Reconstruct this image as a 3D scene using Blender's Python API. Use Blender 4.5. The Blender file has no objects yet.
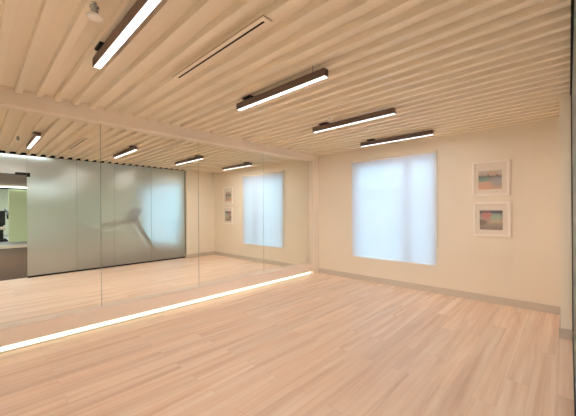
import bpy, bmesh, math, random
from mathutils import Vector, Matrix
random.seed(7)
S = bpy.context.scene
COL = S.collection

# ------------------------------------------------------------------ measures
XM = -4.106          # mirror plane
XF = -4.0            # front of the frame round the mirrors
YB = 5.22            # window wall
YF = -0.28           # wall behind the camera
XG = 0.028           # room face of the glass partition
GT = 0.012           # glass thickness
XP = -0.07           # side of the corner pier
YP = 4.29            # front of the corner pier
ZR = 2.566           # underside of the deck ribs
ZC = 2.612           # recessed flats of the deck
ZT = 2.64
PITCH, PHASE = 0.158, 0.31

# ------------------------------------------------------------------ materials
def mat(name):
    m = bpy.data.materials.new(name); m.use_nodes = True
    nt = m.node_tree; nt.nodes.clear()
    out = nt.nodes.new('ShaderNodeOutputMaterial')
    return m, nt, out
def N(nt, kind, **kw):
    n = nt.nodes.new(kind)
    for k, v in kw.items():
        if k in n.inputs.keys(): n.inputs[k].default_value = v
        else: setattr(n, k, v)
    return n
def L(nt, a, b): nt.links.new(a, b)
def srgb(r, g, b):
    f = lambda c: c/12.92 if c <= .04045 else ((c+.055)/1.055)**2.4
    return (f(r/255), f(g/255), f(b/255), 1)
def pbr(name, col, rough=.5, metal=0., spec=.5, noise=0., nscale=20., bump=0., bscale=200.):
    m, nt, out = mat(name)
    p = N(nt, 'ShaderNodeBsdfPrincipled'); p.inputs['Base Color'].default_value = col
    p.inputs['Roughness'].default_value = rough; p.inputs['Metallic'].default_value = metal
    p.inputs['Specular IOR Level'].default_value = spec
    L(nt, p.outputs[0], out.inputs[0])
    tc = N(nt, 'ShaderNodeTexCoord')
    if noise:
        nz = N(nt, 'ShaderNodeTexNoise', Scale=nscale, Detail=4.)
        L(nt, tc.outputs['Object'], nz.inputs['Vector'])
        hs = N(nt, 'ShaderNodeMixRGB'); hs.blend_type = 'MIX'
        hs.inputs[1].default_value = tuple(c*(1-noise) for c in col[:3])+(1,)
        hs.inputs[2].default_value = tuple(min(1, c*(1+noise)) for c in col[:3])+(1,)
        L(nt, nz.outputs[0], hs.inputs[0]); L(nt, hs.outputs[0], p.inputs['Base Color'])
    if bump:
        nb = N(nt, 'ShaderNodeTexNoise', Scale=bscale, Detail=3.)
        L(nt, tc.outputs['Object'], nb.inputs['Vector'])
        b = N(nt, 'ShaderNodeBump', Strength=bump, Distance=.002)
        L(nt, nb.outputs[0], b.inputs['Height']); L(nt, b.outputs[0], p.inputs['Normal'])
    return m
def emit(name, col, s):
    m, nt, out = mat(name)
    e = N(nt, 'ShaderNodeEmission'); e.inputs[0].default_value = col; e.inputs[1].default_value = s
    L(nt, e.outputs[0], out.inputs[0]); return m

def facing(nt, f0, scale=1.):
    lw = N(nt, 'ShaderNodeLayerWeight'); lw.inputs['Blend'].default_value = .5
    pw = N(nt, 'ShaderNodeMath'); pw.operation = 'POWER'; L(nt, lw.outputs['Facing'], pw.inputs[0]); pw.inputs[1].default_value = 5
    ma = N(nt, 'ShaderNodeMath'); ma.operation = 'MULTIPLY_ADD'; L(nt, pw.outputs[0], ma.inputs[0]); ma.inputs[1].default_value = scale*(1-f0); ma.inputs[2].default_value = f0
    return ma.outputs[0]
M = {}
M['wall'] = pbr('cream_wall_paint', srgb(237, 227, 210), .6, noise=.015, nscale=3, bump=.08)
M['deck'] = pbr('cream_deck_paint', srgb(238, 226, 206), .5, noise=.02, nscale=2)
M['trim'] = pbr('mirror_surround_paint', srgb(238, 226, 210), .5)
M['plinth'] = pbr('mirror_plinth_paint', srgb(238, 220, 204), .5)
M['base'] = pbr('taupe_skirting', srgb(205, 194, 180), .5, noise=.03)
M['bronze'] = pbr('bronze_lamp_housing', srgb(118, 98, 88), .42, .2)
M['bead'] = pbr('tan_bead', srgb(170, 145, 118), .5)
M['black'] = pbr('black_metal', srgb(22, 21, 20), .45, .2)
M['dark'] = pbr('dark_gap', srgb(14, 13, 12), .9)
M['chrome'] = pbr('chrome', srgb(190, 196, 200), .2, 1.)
M['white'] = pbr('white_plastic', srgb(240, 234, 224), .4)
M['alu'] = pbr('aluminium', srgb(205, 205, 200), .35, .8)
M['frame'] = pbr('white_picture_frame', srgb(245, 236, 226), .35)
M['mat'] = pbr('mount_board', srgb(240, 228, 216), .8, noise=.01)
M['mullion'] = pbr('window_frame_grey', srgb(205, 205, 210), .4)
M['gymfloor'] = pbr('gym_rubber_floor', srgb(96, 68, 48), .8, spec=.2, noise=.12, nscale=6)
M['gymwall'] = pbr('gym_wall', srgb(214, 214, 190), .7, noise=.02)
M['gymceil'] = pbr('gym_ceiling', srgb(225, 225, 220), .8)
M['taupe'] = pbr('gym_bulkhead', srgb(150, 130, 115), .7)
M['pale'] = pbr('gym_column_paint', srgb(205, 210, 165), .6)
M['step'] = pbr('platform_nosing', srgb(226, 205, 180), .5)
M['grey'] = pbr('platform_top', srgb(150, 145, 140), .6)
M['rubber'] = pbr('black_rubber', srgb(30, 30, 32), .7)
M['tread'] = pbr('treadmill_shell', srgb(30, 26, 25), .5)
M['brick'] = pbr('pale_render', srgb(205, 190, 180), .8, noise=.05)
M['roof'] = pbr('grey_roof', srgb(130, 130, 150), .8)
M['asphalt'] = pbr('asphalt', srgb(130, 132, 138), .9, noise=.1)
M['leaf'] = pbr('hedge_green', srgb(90, 110, 85), .8, noise=.3, nscale=8)

m, nt, out = mat('mirror_silver')
g = N(nt, 'ShaderNodeBsdfGlossy', Roughness=0.0); g.inputs[0].default_value = (.885, .89, .835, 1)
L(nt, g.outputs[0], out.inputs[0]); M['mirror'] = m
M['mirroredge'] = pbr('mirror_polished_edge', srgb(140, 142, 124), .2, 0)

# wood floor: long light oak planks running towards the window wall
m, nt, out = mat('light_oak_planks')
tc = N(nt, 'ShaderNodeTexCoord')
mp = N(nt, 'ShaderNodeMapping'); mp.inputs['Rotation'].default_value = (0, 0, math.pi/2); mp.inputs['Location'].default_value = (0, .077, 0)
L(nt, tc.outputs['Object'], mp.inputs['Vector'])
def brick(c1, c2, cm, ms):
    b = N(nt, 'ShaderNodeTexBrick'); b.offset = .37; b.offset_frequency = 2; b.squash = 1
    b.inputs['Color1'].default_value = c1; b.inputs['Color2'].default_value = c2; b.inputs['Mortar'].default_value = cm
    b.inputs['Scale'].default_value = 1; b.inputs['Mortar Size'].default_value = ms; b.inputs['Mortar Smooth'].default_value = .3
    b.inputs['Bias'].default_value = 0; b.inputs['Brick Width'].default_value = 1.25; b.inputs['Row Height'].default_value = .15
    L(nt, mp.outputs[0], b.inputs['Vector']); return b
b1 = brick((0, 0, 0, 1), (1, 1, 1, 1), (.5, .5, .5, 1), 0.)
bj = brick((1, 1, 1, 1), (1, 1, 1, 1), (0, 0, 0, 1), .0016)
# grain stretched along Y, offset per plank
gm = N(nt, 'ShaderNodeMapping'); gm.inputs['Scale'].default_value = (14, .55, 1)
L(nt, tc.outputs['Object'], gm.inputs['Vector'])
off = N(nt, 'ShaderNodeVectorMath'); off.operation = 'MULTIPLY_ADD'
L(nt, b1.outputs['Color'], off.inputs[0]); off.inputs[1].default_value = (7, 13, 3); L(nt, gm.outputs[0], off.inputs[2])
n1 = N(nt, 'ShaderNodeTexNoise', Scale=1.0, Detail=5., Roughness=.6, Distortion=.35)
L(nt, off.outputs[0], n1.inputs['Vector'])
gm2 = N(nt, 'ShaderNodeMapping'); gm2.inputs['Scale'].default_value = (90, 2.5, 1)
L(nt, tc.outputs['Object'], gm2.inputs['Vector'])
n2 = N(nt, 'ShaderNodeTexNoise', Scale=1.0, Detail=3., Roughness=.6)
L(nt, gm2.outputs[0], n2.inputs['Vector'])
cr = N(nt, 'ShaderNodeValToRGB')
cr.color_ramp.elements[0].position = .30; cr.color_ramp.elements[0].color = srgb(220, 184, 158)
cr.color_ramp.elements[1].position = .68; cr.color_ramp.elements[1].color = srgb(248, 226, 206)
e = cr.color_ramp.elements.new(.5); e.color = srgb(238, 208, 183)
L(nt, n1.outputs[0], cr.inputs[0])
tone = N(nt, 'ShaderNodeMapRange'); tone.inputs['To Min'].default_value = .94; tone.inputs['To Max'].default_value = 1.04
L(nt, b1.outputs['Color'], tone.inputs[0])
fine = N(nt, 'ShaderNodeMapRange'); fine.inputs['To Min'].default_value = .93; fine.inputs['To Max'].default_value = 1.07
L(nt, n2.outputs[0], fine.inputs[0])
mul = N(nt, 'ShaderNodeMath'); mul.operation = 'MULTIPLY'
L(nt, tone.outputs[0], mul.inputs[0]); L(nt, fine.outputs[0], mul.inputs[1])
jt = N(nt, 'ShaderNodeMapRange'); jt.inputs['To Min'].default_value = .82; jt.inputs['To Max'].default_value = 1.
L(nt, bj.outputs['Color'], jt.inputs[0])
mul2 = N(nt, 'ShaderNodeMath'); mul2.operation = 'MULTIPLY'
L(nt, mul.outputs[0], mul2.inputs[0]); L(nt, jt.outputs[0], mul2.inputs[1])
vm = N(nt, 'ShaderNodeVectorMath'); vm.operation = 'SCALE'
L(nt, cr.outputs[0], vm.inputs[0]); L(nt, mul2.outputs[0], vm.inputs['Scale'])
p = N(nt, 'ShaderNodeBsdfPrincipled', Roughness=.42); p.inputs['Specular IOR Level'].default_value = .4
L(nt, vm.outputs[0], p.inputs['Base Color']); L(nt, p.outputs[0], out.inputs[0])
M['floor'] = m

# frosted glass
m, nt, out = mat('frosted_glass')
rf = N(nt, 'ShaderNodeBsdfRefraction', Roughness=.46, IOR=1.16); rf.inputs[0].default_value = (.96, .98, .97, 1)
tl = N(nt, 'ShaderNodeBsdfTranslucent'); tl.inputs[0].default_value = (.90, .93, .88, 1)
df = N(nt, 'ShaderNodeBsdfDiffuse'); df.inputs[0].default_value = (.66, .69, .62, 1)
gl = N(nt, 'ShaderNodeBsdfGlossy', Roughness=.23); gl.inputs[0].default_value = (1, 1, 1, 1)
a = N(nt, 'ShaderNodeMixShader'); a.inputs[0].default_value = .06
L(nt, rf.outputs[0], a.inputs[1]); L(nt, tl.outputs[0], a.inputs[2])
a2 = N(nt, 'ShaderNodeMixShader'); a2.inputs[0].default_value = .07
L(nt, a.outputs[0], a2.inputs[1]); L(nt, df.outputs[0], a2.inputs[2])
a3 = N(nt, 'ShaderNodeMixShader'); L(nt, facing(nt, .21, .05), a3.inputs[0])
L(nt, a2.outputs[0], a3.inputs[1]); L(nt, gl.outputs[0], a3.inputs[2])
L(nt, a3.outputs[0], out.inputs[0]); M['frost'] = m
M['glassedge'] = pbr('green_glass_edge', srgb(196, 206, 190), .2)

# clear pane
m, nt, out = mat('clear_glass')
tr = N(nt, 'ShaderNodeBsdfTransparent'); tr.inputs[0].default_value = (.985, .99, .985, 1)
gl = N(nt, 'ShaderNodeBsdfGlossy', Roughness=.02)
a = N(nt, 'ShaderNodeMixShader')
L(nt, facing(nt, .02), a.inputs[0]); L(nt, tr.outputs[0], a.inputs[1]); L(nt, gl.outputs[0], a.inputs[2])
L(nt, a.outputs[0], out.inputs[0]); M['glass'] = m

# sun-screen roller fabric
m, nt, out = mat('screen_fabric')
tr = N(nt, 'ShaderNodeBsdfTransparent')
tl = N(nt, 'ShaderNodeBsdfTranslucent'); tl.inputs[0].default_value = (.88, .90, .96, 1)
df = N(nt, 'ShaderNodeBsdfDiffuse'); df.inputs[0].default_value = (.80, .81, .86, 1)
a = N(nt, 'ShaderNodeMixShader'); a.inputs[0].default_value = .4
L(nt, tl.outputs[0], a.inputs[1]); L(nt, df.outputs[0], a.inputs[2])
a2 = N(nt, 'ShaderNodeMixShader'); a2.inputs[0].default_value = .78
L(nt, tr.outputs[0], a2.inputs[1]); L(nt, a.outputs[0], a2.inputs[2])
L(nt, a2.outputs[0], out.inputs[0]); M['fabric'] = m
m2, nt, out = mat('sheer_fabric')
tl = N(nt, 'ShaderNodeBsdfTranslucent'); tl.inputs[0].default_value = (.93, .95, 1, 1)
tr = N(nt, 'ShaderNodeBsdfTransparent'); a = N(nt, 'ShaderNodeMixShader'); a.inputs[0].default_value = .85
L(nt, tr.outputs[0], a.inputs[1]); L(nt, tl.outputs[0], a.inputs[2]); L(nt, a.outputs[0], out.inputs[0]); M['sheer'] = m2
M['hem'] = pbr('blind_hem_bar', srgb(236, 232, 232), .4)

M['lamp'] = emit('lamp_diffuser', (1, .95, .935, 1), 25)
M['led'] = emit('led_tape', (1, 1, .70, 1), .45)
M['cove'] = emit('cool_strip', (.8, .95, 1, 1), 6)

def art(name, stops, blobs):
    """small abstract shore picture: bands of colour broken up by noise, with blots of colour"""
    m, nt, out = mat(name)
    tc = N(nt, 'ShaderNodeTexCoord'); sp = N(nt, 'ShaderNodeSeparateXYZ'); L(nt, tc.outputs['Generated'], sp.inputs[0])
    nz = N(nt, 'ShaderNodeTexNoise', Scale=4., Detail=6., Roughness=.65); L(nt, tc.outputs['Generated'], nz.inputs['Vector'])
    ad = N(nt, 'ShaderNodeMath'); ad.operation = 'MULTIPLY_ADD'
    L(nt, nz.outputs[0], ad.inputs[0]); ad.inputs[1].default_value = .35; L(nt, sp.outputs[2], ad.inputs[2])
    sb = N(nt, 'ShaderNodeMath'); sb.operation = 'SUBTRACT'; L(nt, ad.outputs[0], sb.inputs[0]); sb.inputs[1].default_value = .175
    r = N(nt, 'ShaderNodeValToRGB')
    els = r.color_ramp.elements
    while len(els) > 1: els.remove(els[-1])
    for i, (pos, c) in enumerate(stops):
        e = els[0] if i == 0 else els.new(pos)
        e.position = pos; e.color = srgb(*c)
    L(nt, sb.outputs[0], r.inputs[0])
    cur = r.outputs[0]
    for (cx, cz, rx, rz, c) in blobs:
        mp = N(nt, 'ShaderNodeMapping'); mp.vector_type = 'POINT'
        mp.inputs['Location'].default_value = (-cx/rx, 0, -cz/rz); mp.inputs['Scale'].default_value = (1/rx, 0, 1/rz)
        L(nt, tc.outputs['Generated'], mp.inputs[0])
        ln = N(nt, 'ShaderNodeVectorMath'); ln.operation = 'LENGTH'; L(nt, mp.outputs[0], ln.inputs[0])
        dn = N(nt, 'ShaderNodeMath'); dn.operation = 'MULTIPLY_ADD'
        L(nt, nz.outputs[0], dn.inputs[0]); dn.inputs[1].default_value = .9; L(nt, ln.outputs['Value'], dn.inputs[2])
        rr = N(nt, 'ShaderNodeMapRange'); rr.inputs['From Min'].default_value = 1.1; rr.inputs['From Max'].default_value = 1.6
        rr.inputs['To Min'].default_value = .6; rr.inputs['To Max'].default_value = 0
        L(nt, dn.outputs[0], rr.inputs[0])
        mx = N(nt, 'ShaderNodeMixRGB'); L(nt, rr.outputs[0], mx.inputs[0]); L(nt, cur, mx.inputs[1]); mx.inputs[2].default_value = srgb(*c)
        cur = mx.outputs[0]
    p = N(nt, 'ShaderNodeBsdfPrincipled', Roughness=.7); L(nt, cur, p.inputs['Base Color']); L(nt, p.outputs[0], out.inputs[0])
    return m
M['art1'] = art('shore_print_sand', [(0, (214, 168, 142)), (.3, (200, 172, 154)), (.48, (172, 166, 168)), (.62, (140, 134, 136)), (.70, (105, 92, 86)), (.76, (200, 180, 168)), (1, (212, 204, 198))],
                [(.25, .55, .28, .16, (110, 158, 138)), (.28, .2, .35, .25, (222, 172, 142)), (.6, .85, .22, .12, (205, 165, 130)), (.8, .35, .25, .3, (165, 163, 168))])
M['art2'] = art('shore_print_red', [(0, (150, 132, 118)), (.22, (162, 146, 132)), (.34, (190, 165, 145)), (.6, (180, 170, 160)), (.8, (150, 160, 155)), (.88, (80, 84, 92)), (1, (150, 140, 150))],
                [(.32, .72, .26, .2, (220, 118, 106)), (.7, .62, .25, .16, (168, 202, 180)), (.12, .38, .22, .16, (84, 68, 66)), (.75, .45, .3, .08, (215, 190, 165))])

# ------------------------------------------------------------------ mesh helpers
def BM(): return bmesh.new()
def box(bm, x0, x1, y0, y1, z0, z1, skip=()):
    v = [bm.verts.new(c) for c in ((x0,y0,z0),(x1,y0,z0),(x1,y1,z0),(x0,y1,z0),(x0,y0,z1),(x1,y0,z1),(x1,y1,z1),(x0,y1,z1))]
    for k, f in enumerate(((3,2,1,0),(4,5,6,7),(0,1,5,4),(1,2,6,5),(2,3,7,6),(3,0,4,7))):
        if k not in skip: bm.faces.new([v[i] for i in f])
    return bm
def cyl(bm, a, b, r0, r1=None, n=20, cap=True):
    a, b = Vector(a), Vector(b); r1 = r0 if r1 is None else r1
    d = (b-a).normalized(); u = d.orthogonal().normalized(); w = d.cross(u)
    ra, rb = [], []
    for i in range(n):
        t = 2*math.pi*i/n; q = u*math.cos(t)+w*math.sin(t)
        ra.append(bm.verts.new(a+q*r0)); rb.append(bm.verts.new(b+q*r1))
    for i in range(n):
        f = bm.faces.new((ra[i], ra[(i+1) % n], rb[(i+1) % n], rb[i])); f.smooth = True
    if cap: bm.faces.new(ra[::-1]); bm.faces.new(rb)
    return bm
def tube(bm, pts, r, n=12):
    for a, b in zip(pts[:-1], pts[1:]): cyl(bm, a, b, r, n=n)
    for q in pts[1:-1]: bmesh.ops.create_icosphere(bm, subdivisions=2, radius=r, matrix=Matrix.Translation(q))
    return bm
def lathe(bm, c, prof, n=28):
    rings = []
    for r, z in prof:
        rings.append([bm.verts.new((c[0]+r*math.cos(2*math.pi*i/n), c[1]+r*math.sin(2*math.pi*i/n), c[2]+z)) for i in range(n)])
    for A, B in zip(rings[:-1], rings[1:]):
        for i in range(n):
            f = bm.faces.new((A[i], A[(i+1) % n], B[(i+1) % n], B[i])); f.smooth = True
    bm.faces.new(rings[0]); bm.faces.new(rings[-1])
    return bm
def obj(name, bm, m, parent=None, bevel=0., seg=2):
    """links a bmesh built in world coordinates as one mesh object"""
    bmesh.ops.recalc_face_normals(bm, faces=bm.faces)
    me = bpy.data.meshes.new(name); bm.to_mesh(me); bm.free()
    o = bpy.data.objects.new(name, me); COL.objects.link(o)
    me.materials.append(M[m] if isinstance(m, str) else m)
    if parent:
        o.parent = parent; o.location = -wloc(parent)
    if bevel:
        b = o.modifiers.new('edge', 'BEVEL'); b.width = bevel; b.segments = seg; b.limit_method = 'ANGLE'
    return o
def wloc(o):
    v = Vector(o.location)
    while o.parent: o = o.parent; v += Vector(o.location)
    return v
def thing(name, label, cat, loc=(0,0,0), group=None):
    o = bpy.data.objects.new(name, None); COL.objects.link(o); o.location = loc; o.empty_display_size = .1
    o['label'] = label; o['category'] = cat
    if group: o['group'] = group
    return o
def tag(o, label, cat, group=None):
    o['label'] = label; o['category'] = cat
    if group: o['group'] = group
    return o
def struct(name, bm, m, parent=None, bevel=0.):
    o = obj(name, bm, m, parent, bevel)
    if not parent: o['kind'] = 'structure'
    return o

# ------------------------------------------------------------------ room shell
struct('floor', box(BM(), -4.4, XG+.05, YF-.1, YB+.15, -.12, 0), 'floor')
struct('wall_left', box(BM(), -4.36, XM-.012, YF-.1, YB+.15, 0, ZT), 'wall')
struct('wall_front', box(BM(), XM-.012, XG+.05, YF-.1, YF, 0, ZT), 'wall')
# window wall with its opening
WX0, WX1, WZ0, WZ1 = -3.105, -1.60, .455, 2.29
bm = BM()
box(bm, XM-.012, WX0, YB, YB+.15, 0, ZT); box(bm, WX1, XP+.002, YB, YB+.15, 0, ZT)
box(bm, WX0, WX1, YB, YB+.15, 0, WZ0); box(bm, WX0, WX1, YB, YB+.15, WZ1, ZT)
struct('wall_back', bm, 'wall')
struct('wall_corner', box(BM(), XP, XG+.05, YP, YB+.15, 0, ZT), 'wall')
# corrugated painted deck
bm = BM()
prof = []
k0 = int((YF-PHASE)/PITCH)-1; k1 = int((YB+.02-PHASE)/PITCH)+1
for k in range(k0, k1+1):
    c = PHASE+k*PITCH
    for dy, z in ((-.032, ZC), (-.030, ZC-.002), (-.027, ZR+.002), (-.025, ZR), (.025, ZR), (.027, ZR+.002), (.030, ZC-.002), (.032, ZC)):
        prof.append((c+dy, z))
x0, x1 = -4.1, .034
A = [bm.verts.new((x0, y, z)) for y, z in prof]; B = [bm.verts.new((x1, y, z)) for y, z in prof]
for i in range(len(prof)-1): bm.faces.new((A[i], A[i+1], B[i+1], B[i]))
ta = [bm.verts.new((x0, prof[0][0], ZT)), bm.verts.new((x0, prof[-1][0], ZT))]
tb = [bm.verts.new((x1, prof[0][0], ZT)), bm.verts.new((x1, prof[-1][0], ZT))]
bm.faces.new((ta[0], ta[1], tb[1], tb[0]))
bm.faces.new(A+[ta[1], ta[0]]); bm.faces.new(B[::-1]+[tb[0], tb[1]])
bm.faces.new((A[0], B[0], tb[0], ta[0])); bm.faces.new((A[-1], ta[1], tb[1], B[-1]))
struct('ceiling', bm, 'deck')
struct('ceiling_leak_cap', box(BM(), -4.36, XG+.05, YF-.1, YB+.15, ZT, ZT+.08), 'gymceil')  # unseen cap added over the deck to keep sky light from leaking in
# frame round the mirrors: bulkhead, plinth above a lit toe gap, return at the window wall
ZS, ZP0, ZP1, YJ = 2.44, .075, .235, 5.005
struct('trim_1', box(BM(), XM-.02, XF, YF, YB, ZS, ZT), 'trim', bevel=.003)
struct('trim_2', box(BM(), XM-.02, XF, YF, YJ, ZP0, ZP1), 'plinth', bevel=.003)
struct('trim_3', box(BM(), XM-.02, XF, YJ, YB, 0, ZS), 'trim')
# skirtings
struct('baseboard_back', box(BM(), XF, XP, YB-.014, YB, 0, .105), 'base', bevel=.003)
bm = BM(); box(bm, XP-.014, XP, YP-.012, YB-.014, 0, .105); box(bm, XP, XG+.002, YP-.012, YP, 0, .105)
struct('baseboard_corner', bm, 'base', bevel=.003)

# ------------------------------------------------------------------ mirrors
cuts = [-.25, 1.052, 2.354, 3.68, YJ-.001]
mlabels = ['tall frameless wall mirror reflecting the open doorway and first frosted panes',
           'tall frameless wall mirror reflecting the blurred treadmill behind frosted glass',
           'tall frameless wall mirror reflecting the two framed pictures and room corner',
           'tall frameless wall mirror beside the window wall, reflecting blind edge and bare wall']
mirrors = []
for (y0, y1), lab in zip(zip(cuts[:-1], cuts[1:]), mlabels):
    r = thing('wall_mirror', lab, 'mirror', (XM, (y0+y1)/2, ZP1), 'mirror panels along the left wall')
    g_ = .003
    obj('mirror_glass', box(BM(), XM-.008, XM, y0+g_, y1-g_, ZP1, ZS), 'mirror', r)
    for ya, yb in ((y0+.0004, y0+g_), (y1-g_, y1-.0004)):
        obj('polished_edge', box(BM(), XM-.008, XM-.0005, ya, yb, ZP1, ZS), 'mirroredge', r)
# LED line in the toe gap
led = thing('light_strip', 'glowing white LED strip along the floor under the mirrors', 'light strip', (XF-.06, 2.4, 0))
obj('channel', box(BM(), XF-.085, XF-.06, YF+.02, YJ-.02, .0, .072), 'alu', led)
obj('channel_lip', box(BM(), XF-.044, XF-.038, YF+.02, YJ-.02, 0, .013), 'alu', led)
obj('diffuser', box(BM(), XF-.06, XF-.045, YF+.02, YJ-.02, .008, .070), 'led', led, .003)

# ------------------------------------------------------------------ window and blind
w = bpy.data.objects.new('window_1', None); COL.objects.link(w); w.location = (-2.35, YB+.09, WZ0); w['kind'] = 'structure'
bm = BM(); y0, y1 = YB+.06, YB+.12
box(bm, WX0, WX0+.05, y0, y1, WZ0, WZ1); box(bm, WX1-.05, WX1, y0, y1, WZ0, WZ1)
box(bm, WX0+.05, WX1-.05, y0, y1, WZ0, WZ0+.05); box(bm, WX0+.05, WX1-.05, y0, y1, WZ1-.05, WZ1)
box(bm, -2.12, -2.0, y0, y1, WZ0+.05, WZ1-.05); 
obj('window_frame', bm, 'mullion', w)
bm = BM(); box(bm, WX0+.05, -2.12, YB+.085, YB+.095, WZ0+.05, WZ1-.05); box(bm, -2.0, WX1-.05, YB+.085, YB+.095, WZ0+.05, WZ1-.05)
obj('pane', bm, 'glass', w)
bl = thing('roller_blind', 'white translucent roller blind lowered over the bright window', 'blind', (-2.35, YB-.03, .47))
obj('fabric', box(BM(), -3.145, -1.578, YB-.041, YB-.0402, .489, 2.32), 'fabric', bl)
bm = BM(); cyl(bm, (-3.15, YB-.028, 2.32), (-1.574, YB-.028, 2.32), .024, n=24); obj('roller_tube', bm, 'white', bl)
obj('hem_bar', box(BM(), -3.147, -1.576, YB-.047, YB-.034, .462, .489), 'sheer', bl, .003)
for x in (-3.156, -1.569):
    obj('bracket', box(BM(), x-.004, x+.004, YB-.056, YB, 2.288, 2.352), 'white', bl, .002)
bm = BM(); tube(bm, [(-1.560, YB-.016, 2.30), (-1.560, YB-.016, .75)], .002, 8); tube(bm, [(-1.560, YB-.042, 2.30), (-1.560, YB-.042, .75)], .002, 8)
cyl(bm, (-1.560, YB-.016, .75), (-1.560, YB-.042, .75), .002, n=8)
obj('pull_chain', bm, 'alu', bl)

# ------------------------------------------------------------------ pictures
def picture(x0, x1, z0, z1, a, art_, label):
    cx = (x0+x1)/2
    r = thing('framed_picture', label, 'picture', (cx, YB, z0), 'small framed pictures on the window wall')
    f = .035; y0, y1 = YB-.032, YB
    bm = BM(); box(bm, x0, x1, y0, y1, z0, z0+f); box(bm, x0, x1, y0, y1, z1-f, z1)
    box(bm, x0, x0+f, y0, y1, z0+f, z1-f); box(bm, x1-f, x1, y0, y1, z0+f, z1-f)
    obj('frame', bm, 'frame', r, .004)
    bm = BM(); ax0, ax1, az0, az1 = a; y = YB-.018
    box(bm, x0+f, ax0, y, y+.004, z0+f, z1-f); box(bm, ax1, x1-f, y, y+.004, z0+f, z1-f)
    box(bm, ax0, ax1, y, y+.004, z0+f, az0); box(bm, ax0, ax1, y, y+.004, az1, z1-f)
    obj('mount', bm, 'mat', r)
    obj('print', box(BM(), ax0-.005, ax1+.005, YB-.0135, YB-.012, az0-.005, az1+.005), art_, r)
    obj('backing', box(BM(), x0+f, x1-f, YB-.011, YB-.004, z0+f, z1-f), 'white', r)
    obj('glazing', box(BM(), x0+f-.002, x1-f+.002, YB-.024, YB-.022, z0+f-.002, z1-f+.002), 'glass', r)
picture(-1.066, -.602, 1.570, 2.085, (-.985, -.697, 1.670, 1.945), 'art1', 'white framed shore picture with sandy lower half, hanging above the other picture')
picture(-1.056, -.592, .976, 1.482, (-.972, -.690, 1.075, 1.360), 'art2', 'white framed picture with a red blot, hanging below the other picture')

# ------------------------------------------------------------------ pendant lamps
def lamp(y, label, x0=-2.615, x1=-1.44):
    z0, z1 = 2.474, 2.54
    r = thing('linear_light', label, 'ceiling light', ((x0+x1)/2, y, ZR), 'linear ceiling lights')
    w_ = .029
    bm = BM(); box(bm, x0+.004, x1-.004, y-w_, y+w_, z0+.016, z1)
    box(bm, x0+.004, x1-.004, y-w_, y-w_+.006, z0, z0+.016); box(bm, x0+.004, x1-.004, y+w_-.006, y+w_, z0, z0+.016)
    obj('housing', bm, 'bronze', r)
    obj('diffuser', box(BM(), x0+.005, x1-.005, y-w_+.0062, y+w_-.0062, z0+.0005, z0+.0155), 'lamp', r)
    for a, b in ((x0, x0+.004), (x1-.004, x1)): obj('end_cap', box(BM(), a, b, y-w_, y+w_, z0+.002, z1), 'bronze', r, .001)
    obj('canopy', box(BM(), x0+.12, x0+.25, y-.045, y+.045, ZR-.016, ZR), 'black', r, .003)
    obj('stem', cyl(BM(), (x0+.185, y, z1), (x0+.185, y, ZR-.014), .011), 'black', r)
    bm = BM(); cyl(bm, (x1-.14, y, z1), (x1-.14, y, ZC), .0022, n=8); cyl(bm, (x1-.14, y, z1), (x1-.14, y, z1+.014), .006, n=12)
    obj('suspension_cable', bm, 'black', r)
for y, lab in ((.65, 'bronze linear ceiling light farthest from the window, beside the sprinkler head'),
               (1.99, 'bronze linear ceiling light right beside the long slot vent',),
               (3.305, 'bronze linear light, next to the one by the window wall'),
               (4.625, 'bronze linear ceiling light closest to the window wall, just above the blind')):
    lamp(y, lab)

# slot diffuser, sprinkler, detector
v = thing('slot_vent', 'long thin slot air vent with black slit between the ceiling lights', 'vent', (-1.93, 1.248, ZR))
bm = BM(); vx0, vx1, vy = -2.53, -1.345, 1.248
box(bm, vx0, vx1, vy-.036, vy-.008, ZR-.010, ZR); box(bm, vx0, vx1, vy+.008, vy+.036, ZR-.010, ZR)
box(bm, vx0, vx0+.03, vy-.008, vy+.008, ZR-.010, ZR); box(bm, vx1-.03, vx1, vy-.008, vy+.008, ZR-.010, ZR)
obj('frame', bm, 'deck', v, .0015)
obj('slot', box(BM(), vx0+.03, vx1-.03, vy-.008, vy+.008, ZR-.009, ZR+.002), 'dark', v)
bm = BM()
for a in ((vx0-.006, vx1+.006, vy-.039, vy-.036), (vx0-.006, vx1+.006, vy+.036, vy+.039), (vx0-.006, vx0, vy-.036, vy+.036), (vx1, vx1+.006, vy-.036, vy+.036)):
    box(bm, *a, ZR-.004, ZR)
obj('edge_bead', bm, 'bead', v)
sp = thing('sprinkler_head', 'small chrome sprinkler head with white cover disc at the ceiling', 'sprinkler', (-1.95, .475, ZR))
cx, cy = -1.95, .475
obj('pipe', cyl(BM(), (cx, cy, 2.535), (cx, cy, ZC), .012), 'chrome', sp)
obj('body', lathe(BM(), (cx, cy, 2.50), [(.010, .0), (.016, .006), (.02, .018), (.018, .03), (.024, .034), (.024, .042), (.014, .046)]), 'chrome', sp)
bm = BM()
for s in (-1, 1): tube(bm, [(cx+s*.014, cy, 2.525), (cx+s*.022, cy, 2.508), (cx+s*.006, cy, 2.488)], .003, 8)
obj('frame_arm', bm, 'chrome', sp)
obj('cover_disc', lathe(BM(), (cx, cy, 2.476), [(.030, 0), (.040, .003), (.042, .010), (.038, .013), (.010, .014)]), 'white', sp)
sd = thing('smoke_detector', 'small white round detector on the ceiling beside a linear light', 'smoke detector', (-2.22, 3.14, ZR))
obj('base', lathe(BM(), (-2.22, 3.14, ZR-.012), [(.044, 0), (.046, .004), (.046, .012)]), 'white', sd)
obj('cap', lathe(BM(), (-2.22, 3.14, ZR-.032), [(.012, 0), (.028, .003), (.036, .012), (.038, .020)]), 'white', sd)

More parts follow.
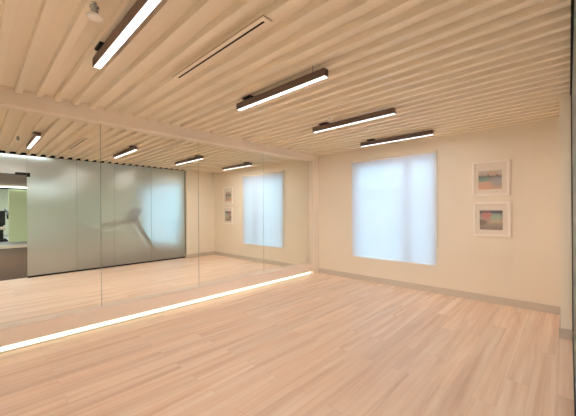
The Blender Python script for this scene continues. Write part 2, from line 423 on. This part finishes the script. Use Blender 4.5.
# ------------------------------------------------------------------ frosted glass partition
ZG = 2.563
seams = [.76, 1.63, 2.41, 3.31, YP-.006]
plabels = ['frosted glass panel beside the open doorway, seen in the mirror',
           'frosted glass panel second from the open doorway, left of the treadmill blur',
           'frosted glass panel with the blurred treadmill console behind it, in the mirror',
           'bluest frosted glass panel, next to the corner pier, with the treadmill foot']
def gpanel(y0, y1, z0, z1, lab, loc):
    r = thing('frosted_glass_panel', lab, 'glass panel', loc, 'frosted glass partition panels')
    obj('glass', box(BM(), XG, XG+GT, y0, y1, z0, z1), 'frost', r)
    for ya in (y0-.0015, y1): obj('polished_edge', box(BM(), XG+.0005, XG+GT-.0005, ya, ya+.0015, z0, z1), 'glassedge', r)
    return r
for (a_, b_), lab in zip(zip(seams[:-1], seams[1:]), plabels):
    r = gpanel(a_+.003, b_-.003, .03, ZG, lab, (XG, (a_+b_)/2, .03))
    if lab is plabels[0]:
        bm = BM(); box(bm, XG-.012, XG+GT+.012, .757, .815, 2.115, 2.15)
        box(bm, XG-.012, XG+GT+.012, .7625, .815, 2.15, 2.20)
        obj('patch_fitting', bm, 'black', r, .002)
tp = gpanel(-.25, .757, 2.168, ZG, 'frosted glass transom over the open doorway, seen in the mirror', (XG, .25, 2.168))
obj('patch_fitting', box(BM(), XG-.012, XG+GT+.012, .58, .757, 2.15, 2.20), 'black', tp, .002)
struct('trim_4', box(BM(), XG-.014, XG+GT+.01, YF, YP, ZG, ZT), 'dark')
struct('trim_5', box(BM(), XG-.008, XG+GT+.01, .763, YP, 0, .034), 'black')
struct('trim_6', box(BM(), XG-.008, XG+GT+.006, YP-.012, YP, .034, ZG-.002), 'black')

# ------------------------------------------------------------------ gym behind the glass
GX, GY0, GZ = 15.0, -4.0, 3.1
struct('floor_gym', box(BM(), XG+.05, GX, GY0, YB+.15, -.12, 0), 'gymfloor')
struct('ceiling_gym', box(BM(), XG+.05, GX, GY0, YB+.15, GZ, GZ+.1), 'gymceil')
struct('wall_gym_end', box(BM(), GX, GX+.1, GY0, YB+.15, 0, GZ), 'gymwall')
struct('wall_gym_front', box(BM(), XG+.05, GX, GY0-.1, GY0, 0, GZ), 'gymwall')
struct('wall_gym_left', box(BM(), XG+.03, XG+.06, GY0, YB+.15, ZT, GZ), 'gymwall')
struct('wall_gym_return', box(BM(), XG, XG+.06, GY0, -.26, 0, ZT), 'gymwall')
GW = (2.3, 5.5, .06, 2.5)
bm = BM(); box(bm, XG+.05, GW[0], YB, YB+.15, 0, GZ); box(bm, GW[1], GX, YB, YB+.15, 0, GZ)
box(bm, GW[0], GW[1], YB, YB+.15, 0, GW[2]); box(bm, GW[0], GW[1], YB, YB+.15, GW[3], GZ)
struct('wall_gym_back', bm, 'gymwall')
w2 = bpy.data.objects.new('window_2', None); COL.objects.link(w2); w2.location = (3.9, YB+.09, .06); w2['kind'] = 'structure'
bm = BM()
for x in (2.3, 3.87, 5.44): box(bm, x, x+.06, YB+.06, YB+.12, .06, 2.5)
box(bm, 2.36, 5.44, YB+.06, YB+.12, .06, .12); box(bm, 2.36, 5.44, YB+.06, YB+.12, 2.44, 2.5)
obj('window_frame', bm, 'mullion', w2)
bm = BM()
for a_, b_ in ((2.36, 3.87), (3.93, 5.44)): box(bm, a_, b_, YB+.085, YB+.095, .12, 2.44)
obj('pane', bm, 'glass', w2)

gb = thing('roller_blind', 'long roller blind in the gym, only a blue glow through frosted glass by the pier', 'blind', (3.9, YB-.05, .06))
obj('fabric', box(BM(), 2.32, 5.48, YB-.081, YB-.0802, .08, 2.5), 'sheer', gb)
obj('roller_tube', cyl(BM(), (2.30, YB-.055, 2.5), (5.5, YB-.055, 2.5), .024, n=24), 'white', gb)
obj('hem_bar', box(BM(), 2.31, 5.49, YB-.087, YB-.074, .055, .082), 'hem', gb, .003)
for x in (2.285, 5.505): obj('bracket', box(BM(), x-.004, x+.004, YB-.085, YB, 2.468, 2.532), 'white', gb, .002)
# treadmill behind the frosted glass
t = thing('treadmill', 'dark treadmill blurred behind the frosted glass, in the mirror', 'treadmill', (.54, 2.6, 0))
tx0, tx1 = .16, .92; tm = (tx0+tx1)/2
obj('deck', box(BM(), tx0+.1, tx1-.1, 1.65, 3.45, .12, .19), 'tread', t, .01)
obj('running_belt', box(BM(), tx0+.17, tx1-.17, 1.62, 3.2, .185, .197), 'rubber', t)
for s in (tx0+.03, tx1-.10): obj('side_rail', box(BM(), s, s+.07, 1.6, 3.5, .10, .215), 'tread', t, .008)
obj('motor_hood', box(BM(), tx0+.03, tx1-.03, 3.05, 3.66, .04, .32), 'tread', t, .03)
for s in (tx0+.05, tx1-.05):
    obj('upright', tube(BM(), [(s, 3.55, .12), (s, 2.98, 1.12)], .055, 14), 'tread', t)
    obj('handrail', tube(BM(), [(s, 3.0, 1.08), (s, 2.45, 1.06), (s, 2.36, 1.0)], .026, 12), 'tread', t)
bm = BM(); box(bm, tx0+.02, tx1-.02, -.03, .05, -.16, .16)
bmesh.ops.rotate(bm, verts=bm.verts, cent=(0, 0, 0), matrix=Matrix.Rotation(math.radians(-25), 3, 'X'))
bmesh.ops.translate(bm, verts=bm.verts, vec=(0, 3.02, 1.32)); c_ = obj('console', bm, 'tread', t, .02)
obj('console_shelf', box(BM(), tx0+.02, tx1-.02, 2.72, 3.08, 1.04, 1.16), 'tread', t, .02)
for s in (tx0+.09, tx1-.14): obj('foot', cyl(BM(), (s, 1.75, 0), (s, 1.75, .11), .03), 'rubber', t); 
for s in (tx0+.09, tx1-.14): obj('foot', cyl(BM(), (s, 3.5, 0), (s, 3.5, .11), .03), 'rubber', t)

# far side of the gym, seen through the doorway
struct('floor_platform', box(BM(), 7.3, GX, -.8, 3.2, 0, .10), 'grey')
struct('trim_7', box(BM(), 7.26, 7.3, -.8, 3.2, .0, .115), 'step')
struct('trim_8', box(BM(), 8.9, 9.1, -.8, 3.2, 2.46, GZ), 'taupe')
struct('trim_9', box(BM(), 8.86, 8.9, -.8, 3.2, 2.34, 2.40), 'black')
co = struct('column', box(BM(), 8.95, 9.35, 1.02, 1.60, .10, 2.46), 'pale', bevel=.01)
st = obj('light_strip', box(BM(), 8.87, 8.9, -.7, 3.1, 2.41, 2.445), 'cove'); tag(st, 'white strip light under the gym bulkhead, seen through the doorway', 'light strip')
mch = thing('exercise_machine', 'black exercise machine with pale pads beside the pale gym column', 'exercise machine', (9.6, .75, .1))
bm = BM(); tube(bm, [(9.4, .40, .16), (9.4, 1.0, .16)], .04); tube(bm, [(10.2, .40, .16), (10.2, 1.0, .16)], .04); tube(bm, [(9.4, .7, .16), (10.2, .7, .16)], .05)
obj('base_frame', bm, 'rubber', mch)
obj('upright', tube(BM(), [(10.1, .7, .16), (10.1, .7, 2.0), (9.6, .7, 2.1)], .05), 'rubber', mch)
obj('seat', box(BM(), 9.35, 9.85, .45, .95, .62, .74), 'step', mch, .04)
obj('seat_post', cyl(BM(), (9.6, .7, .16), (9.6, .7, .63), .05), 'rubber', mch)
obj('back_pad', box(BM(), 9.88, 9.98, .45, .95, .80, 1.45), 'rubber', mch, .03)
obj('arm', tube(BM(), [(10.1, .45, 1.5), (9.5, .40, 1.35), (9.3, .40, 1.1)], .04), 'rubber', mch)
obj('arm', tube(BM(), [(10.1, .95, 1.5), (9.5, 1.0, 1.35), (9.3, 1.0, 1.1)], .04), 'rubber', mch)
bm = BM()
for i in range(8): box(bm, 10.2, 10.5, .5, .9, .2+i*.09, .28+i*.09)
obj('weight_stack', bm, 'tread', mch)
# ------------------------------------------------------------------ outdoors
struct('ground', box(BM(), -40, 40, YB+.15, 60, -.4, -.3), 'asphalt')
bd = thing('building', 'pale low building outside, faint through the blind', 'building', (-14, 28, -.3))
obj('wall', box(BM(), -22, -9.5, 26, 32, -.3, 3.0), 'brick', bd)
obj('roof', box(BM(), -22.3, -9.2, 25.7, 32.3, 3.0, 3.4), 'roof', bd)
for x in (-20, -17.6, -15.2, -12.8): obj('window', box(BM(), x, x+1.1, 25.95, 26.05, .8, 2.0), 'white', bd)

# ------------------------------------------------------------------ light
W = bpy.data.worlds.new('sky'); S.world = W; W.use_nodes = True
bg = W.node_tree.nodes['Background']; bg.inputs[0].default_value = (.50, .83, 1.0, 1); bg.inputs[1].default_value = .80
def area(name, loc, rot, sx, sy, power, col, portal=False):
    l = bpy.data.lights.new(name, 'AREA'); l.shape = 'RECTANGLE'; l.size = sx; l.size_y = sy; l.energy = power; l.color = col
    o = bpy.data.objects.new(name, l); COL.objects.link(o); o.location = loc; o.rotation_euler = rot
    if portal: l.cycles.is_portal = True
    return o
area('gym_window_portal', (3.9, YB+.14, 1.28), (math.radians(-90), 0, 0), 3.2, 2.44, 1, (1, 1, 1), True)
area('room_window_portal', (-2.35, YB+.14, 1.39), (math.radians(-90), 0, 0), 1.36, 1.64, 1, (1, 1, 1), True)
area('gym_lamp', (2.6, .9, GZ-.02), (0, 0, 0), 1.2, 1.2, 18, (.78, .93, 1))
area('gym_lamp', (3.2, -2.2, GZ-.02), (0, 0, 0), 1.2, 1.2, 44, (.92, .97, 1))
area('gym_lamp', (5.6, -2.0, GZ-.02), (0, 0, 0), 1.2, 1.2, 40, (.9, .95, 1))
area('gym_lamp', (11.0, 0.8, GZ-.02), (0, 0, 0), 1.5, 1.5, 60, (.8, .95, 1))

# ------------------------------------------------------------------ camera
cd = bpy.data.cameras.new('camera'); cam = bpy.data.objects.new('camera', cd); COL.objects.link(cam)
cd.sensor_width = 36; cd.lens = 296.98/576*36; cd.shift_y = 2.25/576; cd.clip_start = .01
R = Matrix.Rotation(math.radians(43.41), 4, 'Z') @ Matrix.Rotation(math.pi/2, 4, 'X') @ Matrix.Rotation(-.0066, 4, 'Z')
cam.matrix_world = Matrix.Translation((0, 0, 1.38)) @ R
S.camera = cam
vs = S.view_settings; vs.view_transform = 'Standard'; vs.look = 'None'; vs.gamma = 1; vs.use_curve_mapping = False; vs.exposure = 2.05
cy = S.cycles; cy.max_bounces = 14; cy.diffuse_bounces = 6; cy.glossy_bounces = 6; cy.transmission_bounces = 10; cy.transparent_max_bounces = 10
cy.use_denoising = True; cy.sample_clamp_indirect = 3; cy.sample_clamp_direct = .9
